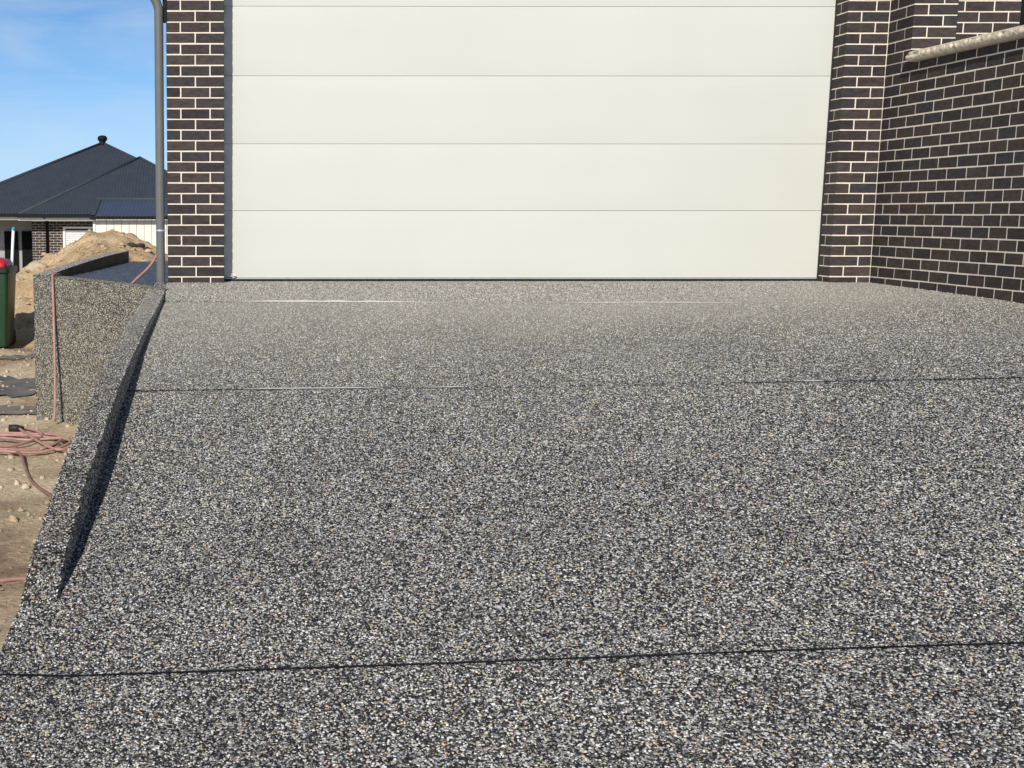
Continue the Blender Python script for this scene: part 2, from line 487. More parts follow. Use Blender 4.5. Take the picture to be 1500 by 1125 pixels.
# ------------------------------------------------------------------ embedded stones (real relief, far too many to count)
def stones_mesh(name, P, nrm, tan, r, h, tone, mode, parent, mat=None):
    n = len(P)
    if n == 0: return None
    nrm = np.broadcast_to(nrm, (n, 3)); tan = np.broadcast_to(tan, (n, 3))
    bit = np.cross(nrm, tan)
    k = 4 if mode == 'far' else 5
    th0 = rng.uniform(0, 2*np.pi, n)
    el = rng.uniform(0.7, 1.25, n)
    rot = rng.uniform(0, np.pi, n)
    def ringpts(rad, hh):
        out = []
        for i in range(k):
            th = th0 + 2*np.pi*(i + rng.uniform(-.22, .22, n))/k
            rr = rad * rng.uniform(0.82, 1.18, n)
            a, b = rr*np.cos(th)*el, rr*np.sin(th)/el
            u, v = a*np.cos(rot)-b*np.sin(rot), a*np.sin(rot)+b*np.cos(rot)
            out.append(P + tan*u[:, None] + bit*v[:, None] + nrm*(hh*np.ones(n))[:, None])
        return out
    lay = ringpts(r, -0.0006)
    if mode == 'near':
        lay += ringpts(r*0.62, h*rng.uniform(.8, 1.1, n))
        m = 10
        faces = []
        for i in range(5):
            j = (i+1) % 5
            faces += [(i, j, 5+j), (i, 5+j, 5+i)]
        faces += [(5, 6, 7), (5, 7, 8), (5, 8, 9)]
    else:
        top = P + tan*(r*rng.uniform(-.3, .3, n))[:, None] + bit*(r*rng.uniform(-.3, .3, n))[:, None] + nrm*(h)[:, None]
        lay += [top]
        m = k + 1
        faces = [(i, (i+1) % k, k) for i in range(k)]
    V = np.stack(lay, 1).reshape(-1, 3).astype(np.float32)
    F = np.array(faces, np.int32)
    A = (np.arange(n, dtype=np.int32)[:, None, None]*m + F[None]).reshape(-1)
    nf = n * len(faces)
    me = bpy.data.meshes.new(name)
    me.vertices.add(len(V)); me.vertices.foreach_set("co", V.ravel())
    me.loops.add(len(A)); me.loops.foreach_set("vertex_index", A)
    me.polygons.add(nf)
    me.polygons.foreach_set("loop_start", np.arange(0, nf*3, 3, dtype=np.int32))
    me.polygons.foreach_set("use_smooth", np.ones(nf, bool))
    at = me.attributes.new("tone", 'FLOAT', 'POINT')
    at.data.foreach_set("value", np.repeat(tone, m).astype(np.float32))
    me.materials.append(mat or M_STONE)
    me.update(calc_edges=True)
    o = bpy.data.objects.new(name, me)
    link(o, parent)
    o["kind"] = "stuff"
    return o

def jitter_grid(x0, x1, y0, y1, pitch, jit=0.36):
    nx = int((x1-x0)/pitch) + 1; ny = int((y1-y0)/(pitch*0.87)) + 1
    gx, gy = np.meshgrid(np.arange(nx), np.arange(ny))
    x = x0 + (gx + 0.5*(gy % 2))*pitch + rng.uniform(-jit, jit, gx.shape)*pitch
    y = y0 + gy*pitch*0.87 + rng.uniform(-jit, jit, gx.shape)*pitch
    return x.ravel(), y.ravel()

def tones(n, x=None, y=None):
    t = rng.uniform(0, 1, n)
    return t

def quad_stones(name, A, B, C_, D_, pitch, parent, mode='far', hf=0.45):
    """stones over the flat four-sided face A B C D (A-B bottom, D-C top)"""
    A, B, C_, D_ = [np.array(p, float) for p in (A, B, C_, D_)]
    L = max(np.linalg.norm(B-A), np.linalg.norm(C_-D_)); H = max(np.linalg.norm(D_-A), np.linalg.norm(C_-B))
    u, v = jitter_grid(0, L, 0, H, pitch)
    u /= L; v /= H
    ok = (u > 0.003) & (u < 0.997) & (v > 0.003) & (v < 0.997)
    u, v = u[ok][:, None], v[ok][:, None]
    P = (A*(1-u)+B*u)*(1-v) + (D_*(1-u)+C_*u)*v
    n = np.cross(B-A, D_-A); n /= np.linalg.norm(n)
    t = (B-A)/np.linalg.norm(B-A)
    k = len(P)
    r = pitch*rng.uniform(0.38, 0.62, k)
    return P, n, t, r, r*hf*rng.uniform(.6, 1.5, k)

def join_stones(name, chunks, parent, mode, mat=None):
    P = np.concatenate([c[0] for c in chunks])
    n = np.concatenate([np.broadcast_to(c[1], c[0].shape) for c in chunks])
    t = np.concatenate([np.broadcast_to(c[2], c[0].shape) for c in chunks])
    r = np.concatenate([c[3] for c in chunks]); h = np.concatenate([c[4] for c in chunks])
    return stones_mesh(name, P, n, t, r, h, tones(len(P)), mode, parent, mat)

# ------------------------------------------------------------------ ground
def fbm(x, y, z=0.0, o=5):
    return mnoise.fractal(Vector((x, y, z)), 0.9, 2.1, o)

def ground_h(x, y):
    h = -1.215
    if y > 0.8: h += 0.105 * min((y-0.8)/4.0, 1)
    if y > 9: h -= 0.8 * min((y-9)/14, 1)
    if x > 0.95:
        k = min((x-0.95)/0.25, 1.0)
        h -= 0.40*k
    return h

xs = np.concatenate([[-400, -200, -100, -50, -25, -14], np.arange(-8, 1.35, 0.07), [1.6, 3, 6, 10, 20, 50, 120, 400]])
ys = np.concatenate([[-400, -150, -60, -30, -16], np.arange(-9, 9.1, 0.075), np.linspace(10, 30, 24), [45, 80, 160, 400, 900]])
gv = []
for y in ys:
    for x in xs:
        z = ground_h(x, y)
        if -8.1 < x < 1.4 and -9.1 < y < 30:
            z += 0.035*fbm(x*0.9, y*0.9) + 0.022*fbm(x*3.1, y*3.1, 4.0) + 0.012*fbm(x*9, y*9, 8.0, 3)
        gv.append((x, y, z))
nx = len(xs)
gf = [(j*nx+i, j*nx+i+1, (j+1)*nx+i+1, (j+1)*nx+i) for j in range(len(ys)-1) for i in range(nx-1)]
ground = obj("ground", gv, gf, M_SOIL, smooth=True)
props(ground, "bare tan sandy building site soil beside the driveway kerb", "ground", kind="structure")

def gz(x, y):
    return ground_h(x, y) + 0.035*fbm(x*0.9, y*0.9) + 0.022*fbm(x*3.1, y*3.1, 4.0) + 0.012*fbm(x*9, y*9, 8.0, 3)

# clods and crumbs of dry soil lying about
def clods(n, xa, xb, ya, yb, hf, r0, r1, parent, mat):
    x = rng.uniform(xa, xb, n); y = rng.uniform(ya, yb, n)
    r = r0 + (r1-r0)*rng.uniform(0, 1, n)**7
    P = np.array([(a, b, hf(a, b)) for a, b in zip(x, y)])
    return stones_mesh("clods", P, np.array([0, 0, 1.0]), np.array([1.0, 0, 0]), r, r*rng.uniform(.5, 1.1, n), rng.uniform(0, 1, n), 'near', parent, mat)
clods(6500, -2.4, 0.93, -6.0, 7.0, gz, 0.004, 0.030, ground, M_SOIL)

# puddles of wet mud
def puddle(cx, cy, rx, ry, seed, label):
    v = [(cx, cy, 0)]; n = 60
    for ring in (0.5, 1.0):
        for k in range(n):
            th = 2*math.pi*k/n
            q = ring*(1 + 0.55*mnoise.noise(Vector((math.cos(th)*2.0, math.sin(th)*2.0, seed))) + 0.35*mnoise.noise(Vector((math.cos(th)*5, math.sin(th)*5, seed))))
            v.append((cx + rx*q*math.cos(th), cy + ry*q*math.sin(th), 0))
    v = [(x, y, gz(x, y) + 0.012) for x, y, _ in v]
    f = [(0, 1+k, 1+(k+1) % n) for k in range(n)]
    f += [(1+k, 1+n+k, 1+n+(k+1) % n, 1+(k+1) % n) for k in range(n)]
    o = obj("puddle", v, f, M_WET, smooth=True)
    return props(o, label, "puddle", kind="structure")
puddle(-0.35, 2.35, 0.62, 0.65, 1.3, "larger dark wet patch of mud below the wheelie bin")
puddle(-0.45, 0.95, 0.75, 0.26, 5.1, "narrow dark wet patch of mud nearest the pink hose coil")
puddle(-0.75, 4.4, 0.6, 0.12, 9.1, "thin sliver of wet mud in front of the bin")

# ------------------------------------------------------------------ driveway: four slabs parted by saw cuts
driveway = empty("driveway", (0, 0, 0), kind="structure", label="sloping driveway of dark exposed aggregate concrete with saw cut joints", cat="driveway")
def slab(i):
    top, bot = EDGES[i], EDGES[i+1]
    nxn, nyn = 90, 40
    V = []
    for a in range(nyn+1):
        s = a/nyn
        for b in range(nxn+1):
            q = (b/nxn)**1.3
            x0 = 1.1 + q*(X_RIGHT-1.1)
            y = (top(x0) - GAP[i])*(1-s) + (bot(x0) + GAP[i+1])*s
            xl = float(slab_left(y)) if y < -0.27 else 1.16
            x = xl + q*(X_RIGHT - xl)
            y = (top(x) - GAP[i])*(1-s) + (bot(x) + GAP[i+1])*s
            V.append((x, float(y), float(drive_z(x, y))))
    w_ = nxn+1
    F = [(a*w_+b, (a+1)*w_+b, (a+1)*w_+b+1, a*w_+b+1) for a in range(nyn) for b in range(nxn)]
    n0 = len(V)
    rim = [b for b in range(w_)] + [a*w_+nxn for a in range(1, nyn+1)] + [nyn*w_+b for b in range(nxn-1, -1, -1)] + [a*w_ for a in range(nyn-1, 0, -1)]
    for r_ in rim:
        x, y, z = V[r_]; V.append((x, y, z-0.13))
    m = len(rim)
    for k in range(m):
        F.append((rim[k], rim[(k+1) % m], n0+(k+1) % m, n0+k))
    return obj("slab", V, F, M_SLAB, driveway)
slabs = [slab(i) for i in range(4)]
# filler at the bottom of the saw cuts
for i in (1, 2, 3):
    J = EDGES[i]
    V, F = [], []
    xx = np.linspace(0.95 if i == 3 else (1.29 if i == 1 else 1.17), X_RIGHT, 90)
    for k, x in enumerate(xx):
        y = float(J(x)); z = float(drive_z(x, y)) + (-0.0015 if i == 1 or (i == 2 and 1.9 < x < 4.5) else 0.0020)
        V += [(x, y-GAP[i]-0.001, z), (x, y+GAP[i]+0.001, z)]
        if k: F.append((2*k-2, 2*k, 2*k+1, 2*k-1))
    obj("joint_filler", V, F, M_JOINT, driveway)
# pale strips painted in for the light glinting along some stretches of the joints
def painted_light(i, segs, wmax):
    J = EDGES[i]
    for (xa, xb) in segs:
        V, F = [], []
        xx = np.linspace(xa, xb, 60)
        for k, x in enumerate(xx):
            s = k/59
            wd = wmax*min(1, 4*s, 4*(1-s))*(0.6+0.4*mnoise.noise(Vector((x*7, i, 0))))
            y = float(J(x))
            zb = float(drive_z(x, y)); slope = float(drive_z(x, y+0.05) - drive_z(x, y))/0.05
            V += [(x, y-GAP[i], zb+0.003), (x, y+wd*0.5+GAP[i], zb+0.0045 + 0.5*wd*slope), (x, y+wd+GAP[i], zb-0.0005 + wd*slope)]
            if k: F += [(3*k-3, 3*k, 3*k+1, 3*k-2), (3*k-2, 3*k+1, 3*k+2, 3*k-1)]
        o = obj("glint_strip", V, F, M_GLINT, driveway)
painted_light(1, [(1.78, 3.5), (4.45, 5.75)], 0.105)
painted_light(2, [(1.85, 2.62), (2.9, 3.1), (4.9, 5.0)], 0.026)

def drive_stones():
    bands = [('near', -6.95, -5.45, 0.0089), ('mid', -5.45, -2.6, 0.0091), ('far', -2.6, 0.18, 0.0103)]
    for mode, ya, yb, pitch in bands:
        x, y = jitter_grid(0.85, 7.16, ya, yb, pitch)
        D = y + 10.005
        # the part of the driveway seen from the street side, with a margin to either side
        ok = (x > np.maximum(slab_left(y), 1.7365 - 0.24*D)) & (x < 1.7365 + 0.71*D) & (x < 7.15)
        ok &= ~((y > -0.004) & ((x < 1.745) | (x > 6.806)))
        ok &= ~((y > -0.3) & (x < 1.262) & (y < 0)) 
        ok &= ~((y > -5.5) & (x < kerb_x(y) + 0.002))
        x, y = x[ok], y[ok]
        z = drive_z(x, y)
        e = 0.05
        dzx = (drive_z(x+e, y)-z)/e; dzy = (drive_z(x, y+e)-z)/e
        n = np.stack([-dzx, -dzy, np.ones_like(x)], 1); n /= np.linalg.norm(n, axis=1)[:, None]
        t = np.stack([np.ones_like(x), np.zeros_like(x), dzx], 1); t /= np.linalg.norm(t, axis=1)[:, None]
        P = np.stack([x, y, z], 1)
        k = len(x)
        big = rng.uniform(0, 1, k)
        r = pitch*np.where(big < .12, rng.uniform(.62, .80, k), rng.uniform(0.34, 0.62, k))
        keep = np.ones(k, bool)
        for J, clear in ((J1, 0.0025), (J2, 0.0042), (J3, 0.0054)):
            keep &= np.abs(y - J(x)) > clear + 1.05*r
        x, y, n, t, P, r = x[keep], y[keep], n[keep], t[keep], P[keep], r[keep]
        k = len(x)
        h = r*(rng.uniform(0.25, 0.65, k) if mode == 'near' else rng.uniform(0.4, 0.8, k) if mode == 'mid' else rng.uniform(0.6, 1.15, k))
        # stones along the lip of a saw cut were ground flush
        dj = np.min([np.abs(y - J(x)) for J in (J2, J3)], axis=0)
        h *= np.clip((dj - 0.006)/0.045, 0.12, 1.0)
        tn = tones(k)
        # each band may straddle a joint: hand every stone to its own slab
        which = np.where(y > J1(x), 0, np.where(y > J2(x), 1, np.where(y > J3(x), 2, 3)))
        for i in range(4):
            s = which == i
            if s.sum() > 50:
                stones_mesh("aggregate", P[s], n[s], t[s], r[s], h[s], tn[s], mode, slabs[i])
    # sparser to the right of the standpoint, where the slab is only ever seen far off
    x, y = jitter_grid(3.0, 9.6, -7.1, 0.18, 0.0135)
    ok = (x >= 1.7365 + 0.71*(y + 10.005)) & (x < 1.7365 + 1.0*(y + 10.005)) & ((x < 7.15) | (y < -2.95))
    for J in (J1, J2, J3):
        ok &= np.abs(y - J(x)) > 0.012
    x, y = x[ok], y[ok]
    P = np.stack([x, y, drive_z(x, y)], 1); k = len(x)
    r = 0.0135*rng.uniform(0.42, 0.66, k); h = r*rng.uniform(0.3, 0.7, k); tn = tones(k)
    which = np.where(y > J1(x), 0, np.where(y > J2(x), 1, np.where(y > J3(x), 2, 3)))
    for i in range(4):
        s = which == i
        if s.sum() > 50:
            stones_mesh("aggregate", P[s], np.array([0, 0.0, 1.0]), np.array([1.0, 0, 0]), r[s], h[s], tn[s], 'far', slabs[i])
drive_stones()

# ------------------------------------------------------------------ driveway kerb
def kerb():
    root = empty("driveway_kerb", (1.15, -2.9, -1.2), label="long tapering exposed aggregate kerb edging the left of the sloping driveway", cat="kerb")
    off = Matrix.Translation(-Vector(root.location))
    yy = np.linspace(-0.272, -5.62, 60)
    V, F = [], []
    c = 0.012
    for k, y in enumerate(yy):
        xi = float(kerb_x(y)); zt = float(kerb_z(y))
        V += [(xi, y, -1.45), (xi, y, zt-c), (xi-c, y, zt), (xi-KERB_W+c, y, zt), (xi-KERB_W, y, zt-c), (xi-KERB_W, y, -1.45)]
        if k:
            for j in range(5):
                F.append((6*k-6+j, 6*k-5+j, 6*k+j+1, 6*k+j))
    F += [(0, 1, 2, 3, 4, 5)[::-1], tuple(len(V)-6+i for i in range(6))]
    V = [tuple(off @ Vector(p)) for p in V]
    F = [tuple(reversed(f)) for f in F]
    body = obj("kerb_body", V, F, M_CAST, root)
    ch = []
    K = np.linspace(-0.275, -5.6, 40)
    for a, b in zip(K[:-1], K[1:]):
        xa, xb, za, zb = float(kerb_x(a)), float(kerb_x(b)), float(kerb_z(a)), float(kerb_z(b))
        ch.append(quad_stones("", (xb-KERB_W, b, zb), (xb, b, zb), (xa, a, za), (xa-KERB_W, a, za), 0.0086, None))
        sa, sb = float(drive_z(xa, a)), float(drive_z(xb, b))
        if za-sa > 0.012 or zb-sb > 0.012:
            ch.append(quad_stones("", (xb, b, sb), (xa, a, sa), (xa, a, max(za-0.004, sa)), (xb, b, max(zb-0.004, sb)), 0.0095, None))
        ch.append(quad_stones("", (xa-KERB_W, a, za-0.30), (xb-KERB_W, b, zb-0.30), (xb-KERB_W, b, zb-0.005), (xa-KERB_W, a, za-0.005), 0.017, None))
    o = join_stones("aggregate", ch, root, 'mid', M_STONE_KERB)
    o.location = -Vector(root.location)
kerb()

# ------------------------------------------------------------------ retaining wall under the side path, and the path
WA = np.array([0.064, 0.50]); WB = np.array([1.245, -0.262])   # plan of the wall's front face, left to right
ZA, ZB = 0.083, 0.002
def retaining():
    root = empty("retaining_wall", (0.6, 0.2, -1.3), label="tan lit retaining wall of exposed aggregate below the raised side path", cat="retaining wall")
    R0 = Vector(root.location)
    d = (WB-WA)/np.linalg.norm(WB-WA); n = np.array([d[1], -d[0]])     # faces the street
    th = 0.16
    A2, B2 = WA - n*th, WB - n*th
    V = [(*WA, -1.5), (*WB, -1.5), (*WB, ZB), (*WA, ZA), (*A2, -1.5), (*B2, -1.5), (*B2, ZB), (*A2, ZA)]
    F = [(0,1,2,3), (5,4,7,6), (3,2,6,7), (4,0,3,7), (1,5,6,2)]
    obj("wall_body", [tuple(Vector(p)-R0) for p in V], F, M_CAST, root)
    ch = [quad_stones("", (*WA, -1.25), (*WB, -1.25), (*WB, ZB-.003), (*WA, ZA-.003), 0.0100, None),
          quad_stones("", (*WA, ZA), (*WB, ZB), (*B2, ZB), (*A2, ZA), 0.0105, None)]
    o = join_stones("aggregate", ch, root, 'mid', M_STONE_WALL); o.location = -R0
    # the side of the raised path runs back from the corner
    return root
retaining()
PE = np.array([0.39, 5.25])       # far end of the path's left edge
def path_z(x, y):
    s = np.clip((y-0.3)/5, 0, 1)
    zf = ZA + (ZB-ZA)*np.clip((x-0.064)/1.18, 0, 1)
    return zf*(1-s) + 0.045*s - 0.035
def make_path():
    V, F = [], []
    n, m = 24, 8
    for a in range(n+1):
        s = a/n
        for b in range(m+1):
            q = b/m
            p0 = np.array([0.19, 0.60])*(1-q) + np.array([1.262, -0.09])*q
            p1 = np.array([0.53, 5.25])*(1-q) + np.array([1.262, 5.25])*q
            p = p0*(1-s) + p1*s
            V.append((p[0], p[1], float(path_z(p[0], p[1])) + 0.001))
    for a in range(n):
        for b in range(m):
            F.append((a*(m+1)+b, a*(m+1)+b+1, (a+1)*(m+1)+b+1, (a+1)*(m+1)+b))
    p = obj("path", V, F, slab_mat("wet_aggregate", (0.62, 0.66, 0.78), 0.32, 110), None, smooth=True)
    props(p, "damp blue grey side path of exposed aggregate beside the house", "path", kind="structure")
    x, y = jitter_grid(0.0, 1.26, -0.2, 5.2, 0.013)
    ok = (x > 0.19 + (y-0.6)*0.073 + 0.03) & (y > 0.60 - 0.644*(x-0.19)) & ((x < 1.17) | (y < 0.0) | (y > .1))
    x, y = x[ok], y[ok]
    P = np.stack([x, y, path_z(x, y) + 0.001], 1); k = len(x)
    r = 0.013*rng.uniform(.34, .58, k)
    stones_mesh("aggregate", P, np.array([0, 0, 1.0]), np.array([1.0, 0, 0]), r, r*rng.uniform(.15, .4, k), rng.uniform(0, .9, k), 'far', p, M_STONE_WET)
make_path()
def path_kerb():
    root = empty("path_kerb", (0.2, 2.8, -1.2), label="low aggregate kerb with black shaded inner face along the raised side path", cat="kerb")
    R0 = Vector(root.location)
    n = 26
    V, F = [], []
    for k in range(n+1):
        s = k/n
        x = 0.064*(1-s) + PE[0]*s; y = 0.50*(1-s) + PE[1]*s
        zt = ZA*(1-s) + 0.145*s + 0.03*math.sin(math.pi*min(1, s*1.0))*0.6
        V += [(x+0.14, y, -0.2), (x+0.14, y, zt-0.006), (x+0.13, y, zt), (x+0.01, y, zt), (x, y, zt-0.008), (x, y, -1.5)]
        if k:
            for j in range(5): F.append((6*k-6+j, 6*k+j, 6*k+j+1, 6*k-5+j))
    F += [(0,1,2,3,4,5), tuple(reversed([len(V)-6+i for i in range(6)]))]
    V = [(x, y+0.004, z) for x, y, z in V]
    o = obj("kerb_body", [tuple(Vector(p)-R0) for p in V], [tuple(reversed(f)) for f in F], M_CAST, root)
    ch = []
    for k in range(n):
        s0, s1 = k/n, (k+1)/n
        q = []
        for s in (s0, s1):
            x = 0.064*(1-s) + PE[0]*s; y = 0.50*(1-s) + PE[1]*s
            zt = ZA*(1-s) + 0.145*s + 0.018*math.sin(math.pi*s)
            q.append((x, y, zt))
        (xa, ya, za), (xb, yb, zb) = q
        ch.append(quad_stones("", (xa, ya, za), (xa+.14, ya, za), (xb+.14, yb, zb), (xb, yb, zb), 0.014, None))
    so = join_stones("aggregate", ch, root, 'far', M_STONE_KERB); so.location = -R0
path_kerb()

# ------------------------------------------------------------------ bricks
CO, BL, BH, JT = 0.086, 0.23, 0.076, 0.010     # course, brick length, brick height, joint
_brick_meshes = {}
def brick(parent, x0, y0, k, lx, ly, name="brick", z0=None, zh=None):
    """one brick occupying x0..x0+lx, y0..y0+ly in course k (world axes)"""
    zl = k*CO + JT if z0 is None else z0
    hz = BH if zh is None else zh
    key = (round(lx, 4), round(ly, 4), round(hz, 4), random.randrange(3))
    if key not in _brick_meshes:
        mb = MB().box((-lx/2, -ly/2, -hz/2), (lx/2, ly/2, hz/2), 0.0022)
        j = [(a + random.uniform(-.0004, .0004), b + random.uniform(-.0004, .0004), c + random.uniform(-.0011, .0011)) for a, b, c in mb.v]
        _brick_meshes[key] = mesh_data("brick", j, mb.f, M_BRICK)
    o = bpy.data.objects.new(name, _brick_meshes[key])
    link(o, parent)
    p = Vector((x0+lx/2, y0+ly/2, zl+hz/2))
    q = parent
    while q is not None:
        p -= q.location; q = q.parent
    o.location = p + Vector((random.uniform(-.0004, .0004), random.uniform(-.0004, .0004), random.uniform(-.0013, .0013)))
    return o

TOPK = 29
HOUSE = empty("house", (1.27, 0, 0), label="dark brick house front with wide cream garage door at the head of the driveway", cat="house")
H0 = Vector(HOUSE.location)
def hb(mb, name, mat, parent=HOUSE, smooth=False):
    p = Vector((0, 0, 0)); q = parent
    while q is not None: p += q.location; q = q.parent
    mb.v = [tuple(Vector(v)-p) for v in mb.v]
    return mb.build(name, mat, parent, smooth)

# left garage pier: x 1.27..1.74, two bricks wide
PR = 0.0028      # bricks stand proud of the mortar
LX0, LX1, RX0, RX1 = 1.270, 1.740, 6.812, 7.153
lp = hb(MB().box((LX0+PR, PR, -0.3), (LX1-PR, 0.222, (TOPK+1)*CO)), "garage_pier", M_MORTAR)
for k in range(-1, TOPK+1):
    if k % 2 == 0:
        brick(lp, LX0, 0, k, 0.11, 0.226); brick(lp, LX0+0.12, 0, k, BL, 0.11); brick(lp, LX0+0.36, 0, k, 0.11, 0.226)
    else:
        brick(lp, LX0, 0, k, BL, 0.11); brick(lp, LX0+0.24, 0, k, BL, 0.11)
# right garage pier, one and a half bricks wide, its reveal showing
rp = hb(MB().box((RX0+PR, PR, -0.3), (RX1+0.1, 0.222, (TOPK+1)*CO)), "garage_pier", M_MORTAR)
for k in range(-1, TOPK+1):
    if k % 2 == 0:
        brick(rp, RX0, 0.12, k, 0.11, 0.10); brick(rp, RX0, 0, k, BL-0.003, 0.11); brick(rp, RX0+0.237, 0, k, RX1-RX0-0.237-0.002, 0.11)
    else:
        brick(rp, RX0, 0, k, 0.11, 0.22); brick(rp, RX0+0.12, 0, k, RX1-RX0-0.12-0.002, 0.11)
# brickwork over the opening and the side wall that runs back along the path
hb(MB().box((LX0+0.003, 0.012, (TOPK+1)*CO+0.004), (RX1+0.1, 0.222, (TOPK+1)*CO+0.35)), "lintel", M_JAMB)
def brick_tex():
    m, t, b = new_mat("far_brickwork", (0.05, 0.045, 0.04), 0.7)
    co = N(t, "ShaderNodeTexCoord")
    sp = N(t, "ShaderNodeSeparateXYZ"); cb = N(t, "ShaderNodeCombineXYZ")
    ad = N(t, "ShaderNodeMath", operation='ADD')
    t.links.new(co.outputs['Object'], sp.inputs[0])
    t.links.new(sp.outputs[0], ad.inputs[0]); t.links.new(sp.outputs[1], ad.inputs[1])
    t.links.new(ad.outputs[0], cb.inputs[0]); t.links.new(sp.outputs[2], cb.inputs[1])
    bt = N(t, "ShaderNodeTexBrick", Scale=1.0)
    bt.inputs['Color1'].default_value = (0.045, 0.04, 0.037, 1); bt.inputs['Color2'].default_value = (0.06, 0.052, 0.047, 1)
    bt.inputs['Mortar'].default_value = (0.6, 0.52, 0.43, 1); bt.inputs['Mortar Size'].default_value = 0.005
    bt.inputs['Brick Width'].default_value = 0.24; bt.inputs['Row Height'].default_value = 0.086
    t.links.new(cb.outputs[0], bt.inputs['Vector']); t.links.new(bt.outputs['Color'], b.inputs['Base Color'])
    return m
M_FARBRICK = brick_tex()
hb(MB().box((LX0+0.002, 0.232, -1.5), (LX0+0.22, 9.0, 2.85)), "side_wall", M_FARBRICK)
hb(MB().box((LX0+0.23, 0.34, -1.5), (RX1+4.0, 9.0, -0.10)), "foundation", M_CEMENT)

# garage door: five flat panels
DY = 0.200
door = hb(MB().box((LX0+0.3, DY+0.03, 0.06), (RX0+0.12, DY+0.055, 2.88)), "garage_door", M_WHITE)
pz = [0.073, 0.639, 1.1945, 1.7515, 2.312, 2.87]
for a, b in zip(pz[:-1], pz[1:]):
    # each panel is slightly oil-canned sheet steel on foam
    V, F = [], []
    n, m = 60, 8
    xa, xb, za, zb = LX0+0.36, RX0+0.10, a+0.0015, b-0.0015
    for j in range(m+1):
        for i in range(n+1):
            x = xa+(xb-xa)*i/n; z = za+(zb-za)*j/m
            ed = min(1, min(j, m-j)/1.5)
            y = DY + 0.0035*(1-ed) + 0.0009*ed*mnoise.noise(Vector((x*1.1, z*4.0, a*9)))
            V.append((x, y, z))
    for j in range(m):
        for i in range(n):
            F.append((j*(n+1)+i, j*(n+1)+i+1, (j+1)*(n+1)+i+1, (j+1)*(n+1)+i))
    k0 = len(V)
    V += [(xa, DY+0.028, za), (xb, DY+0.028, za), (xb, DY+0.028, zb), (xa, DY+0.028, zb)]
    c = (0, n, m*(n+1)+n, m*(n+1))
    F += [(c[0], k0, k0+1, c[1]), (c[2], k0+2, k0+3, c[3]), (c[1], k0+1, k0+2, c[2]), (c[3], k0+3, k0, c[0])]
    mb = MB(); mb.add(V, F)
    hb(mb, "door_panel", M_DOOR, door, smooth=False)
hb(MB().box((LX0+0.36, DY-0.004, 0.0635), (RX0+0.10, DY+0.028, 0.0725)), "bottom_rail", M_ALU, door)
V, F = [], []
n = 120
for i in range(n+1):
    x = LX0+0.37 + (RX0-LX0-0.28)*i/n
    wv = 0.006*math.sin(x*2.2) + 0.006*mnoise.noise(Vector((x*3.0, 1.0, 0)))
    zt = 0.063; zb_ = 0.046 + max(0, wv)
    y = DY - 0.012 + 0.5*wv
    V += [(x, DY, zt), (x, y, 0.059), (x, y+0.004, zb_), (x, DY+0.02, 0.05)]
    if i:
        for j in range(3): F.append((4*i-4+j, 4*i+j, 4*i+j+1, 4*i-3+j))
mb = MB(); mb.add(V, [tuple(reversed(f)) for f in F])
hb(mb, "bottom_seal", M_RUBBER, door, smooth=True)
hb(MB().box((RX0-0.008, DY-0.012, 0.05), (RX0+0.03, DY-0.003, 2.6)), "side_seal", M_RUBBER, door)
hb(MB().tube(spline([(1.765, DY-0.03, 0.10), (1.80, DY-0.04, 0.088), (1.84, DY-0.03, 0.095), (1.80, DY-0.025, 0.105), (1.77, DY-0.03, 0.099)], 6), 0.004, 6), "seal_end", M_PVC, door, True)

# downpipe on the corner
dp_pts = spline([(1.211, -0.02, -0.06), (1.211, -0.02, 0.8), (1.211, -0.02, 1.6), (1.211, -0.02, 2.16), (1.205, -0.02, 2.27), (1.16, -0.02, 2.36), (1.10, -0.02, 2.42), (1.07, -0.02, 2.5)], 6)
dp = hb(MB().tube(dp_pts, 0.0365, 20), "downpipe", M_PIPE, HOUSE, True)
for z in (0.476, 2.34):
    mb = MB().tube([(1.211, -0.02, z-0.007), (1.211, -0.02, z+0.007)], 0.0385, 20)
    if z < 1: mb.box((1.246, -0.03, z-0.008), (1.272, -0.015, z+0.012))
    hb(mb, "pipe_strap", M_ZINC if z < 1 else M_PIPE, dp)
hb(MB().box((1.243, -0.012, 2.16), (1.2735, 0.10, 2.62)), "pipe_packer", M_GUTTER, dp)
hb(MB().tube([(1.211, -0.02, -0.06), (1.211, -0.02, 0.05)], 0.0415, 20), "pipe_socket", M_PIPE, dp, True)

# pillar of the porch and the entry wall behind it
PX1, PY = 7.500, -0.352
pl = hb(MB().box((RX1+PR, PY+PR, 21*CO+0.002), (PX1-PR, -0.006, (TOPK+1)*CO)), "porch_pillar", M_MORTAR)
for k in range(21, TOPK+1):
    d = PX1-RX1
    if k % 2:
        brick(pl, RX1, PY, k, 0.11, 0.105); brick(pl, RX1+0.12, PY, k, d-0.12, 0.11); brick(pl, RX1, -0.237, k, 0.11, BL)
    else:
        brick(pl, RX1, PY, k, BL, 0.23); brick(pl, RX1+0.24, PY, k, d-0.24, 0.11); brick(pl, RX1, -0.112, k, 0.11, 0.105)
EX1 = 8.222
ew = hb(MB().box((RX1+0.105, PR, 0.1), (EX1-PR, 0.222, (TOPK+1)*CO)), "entry_wall", M_MORTAR)
for k in range(21, TOPK+1):
    b0 = 7.884 if k % 2 else 7.764
    x = b0 - 0.48 + 0.005
    while x < EX1 - 0.02:
        xa, xb = max(x, 7.30), min(x+BL, EX1)
        if xb - xa > 0.04: brick(ew, xa, 0, k, xb-xa, 0.11)
        x += 0.24
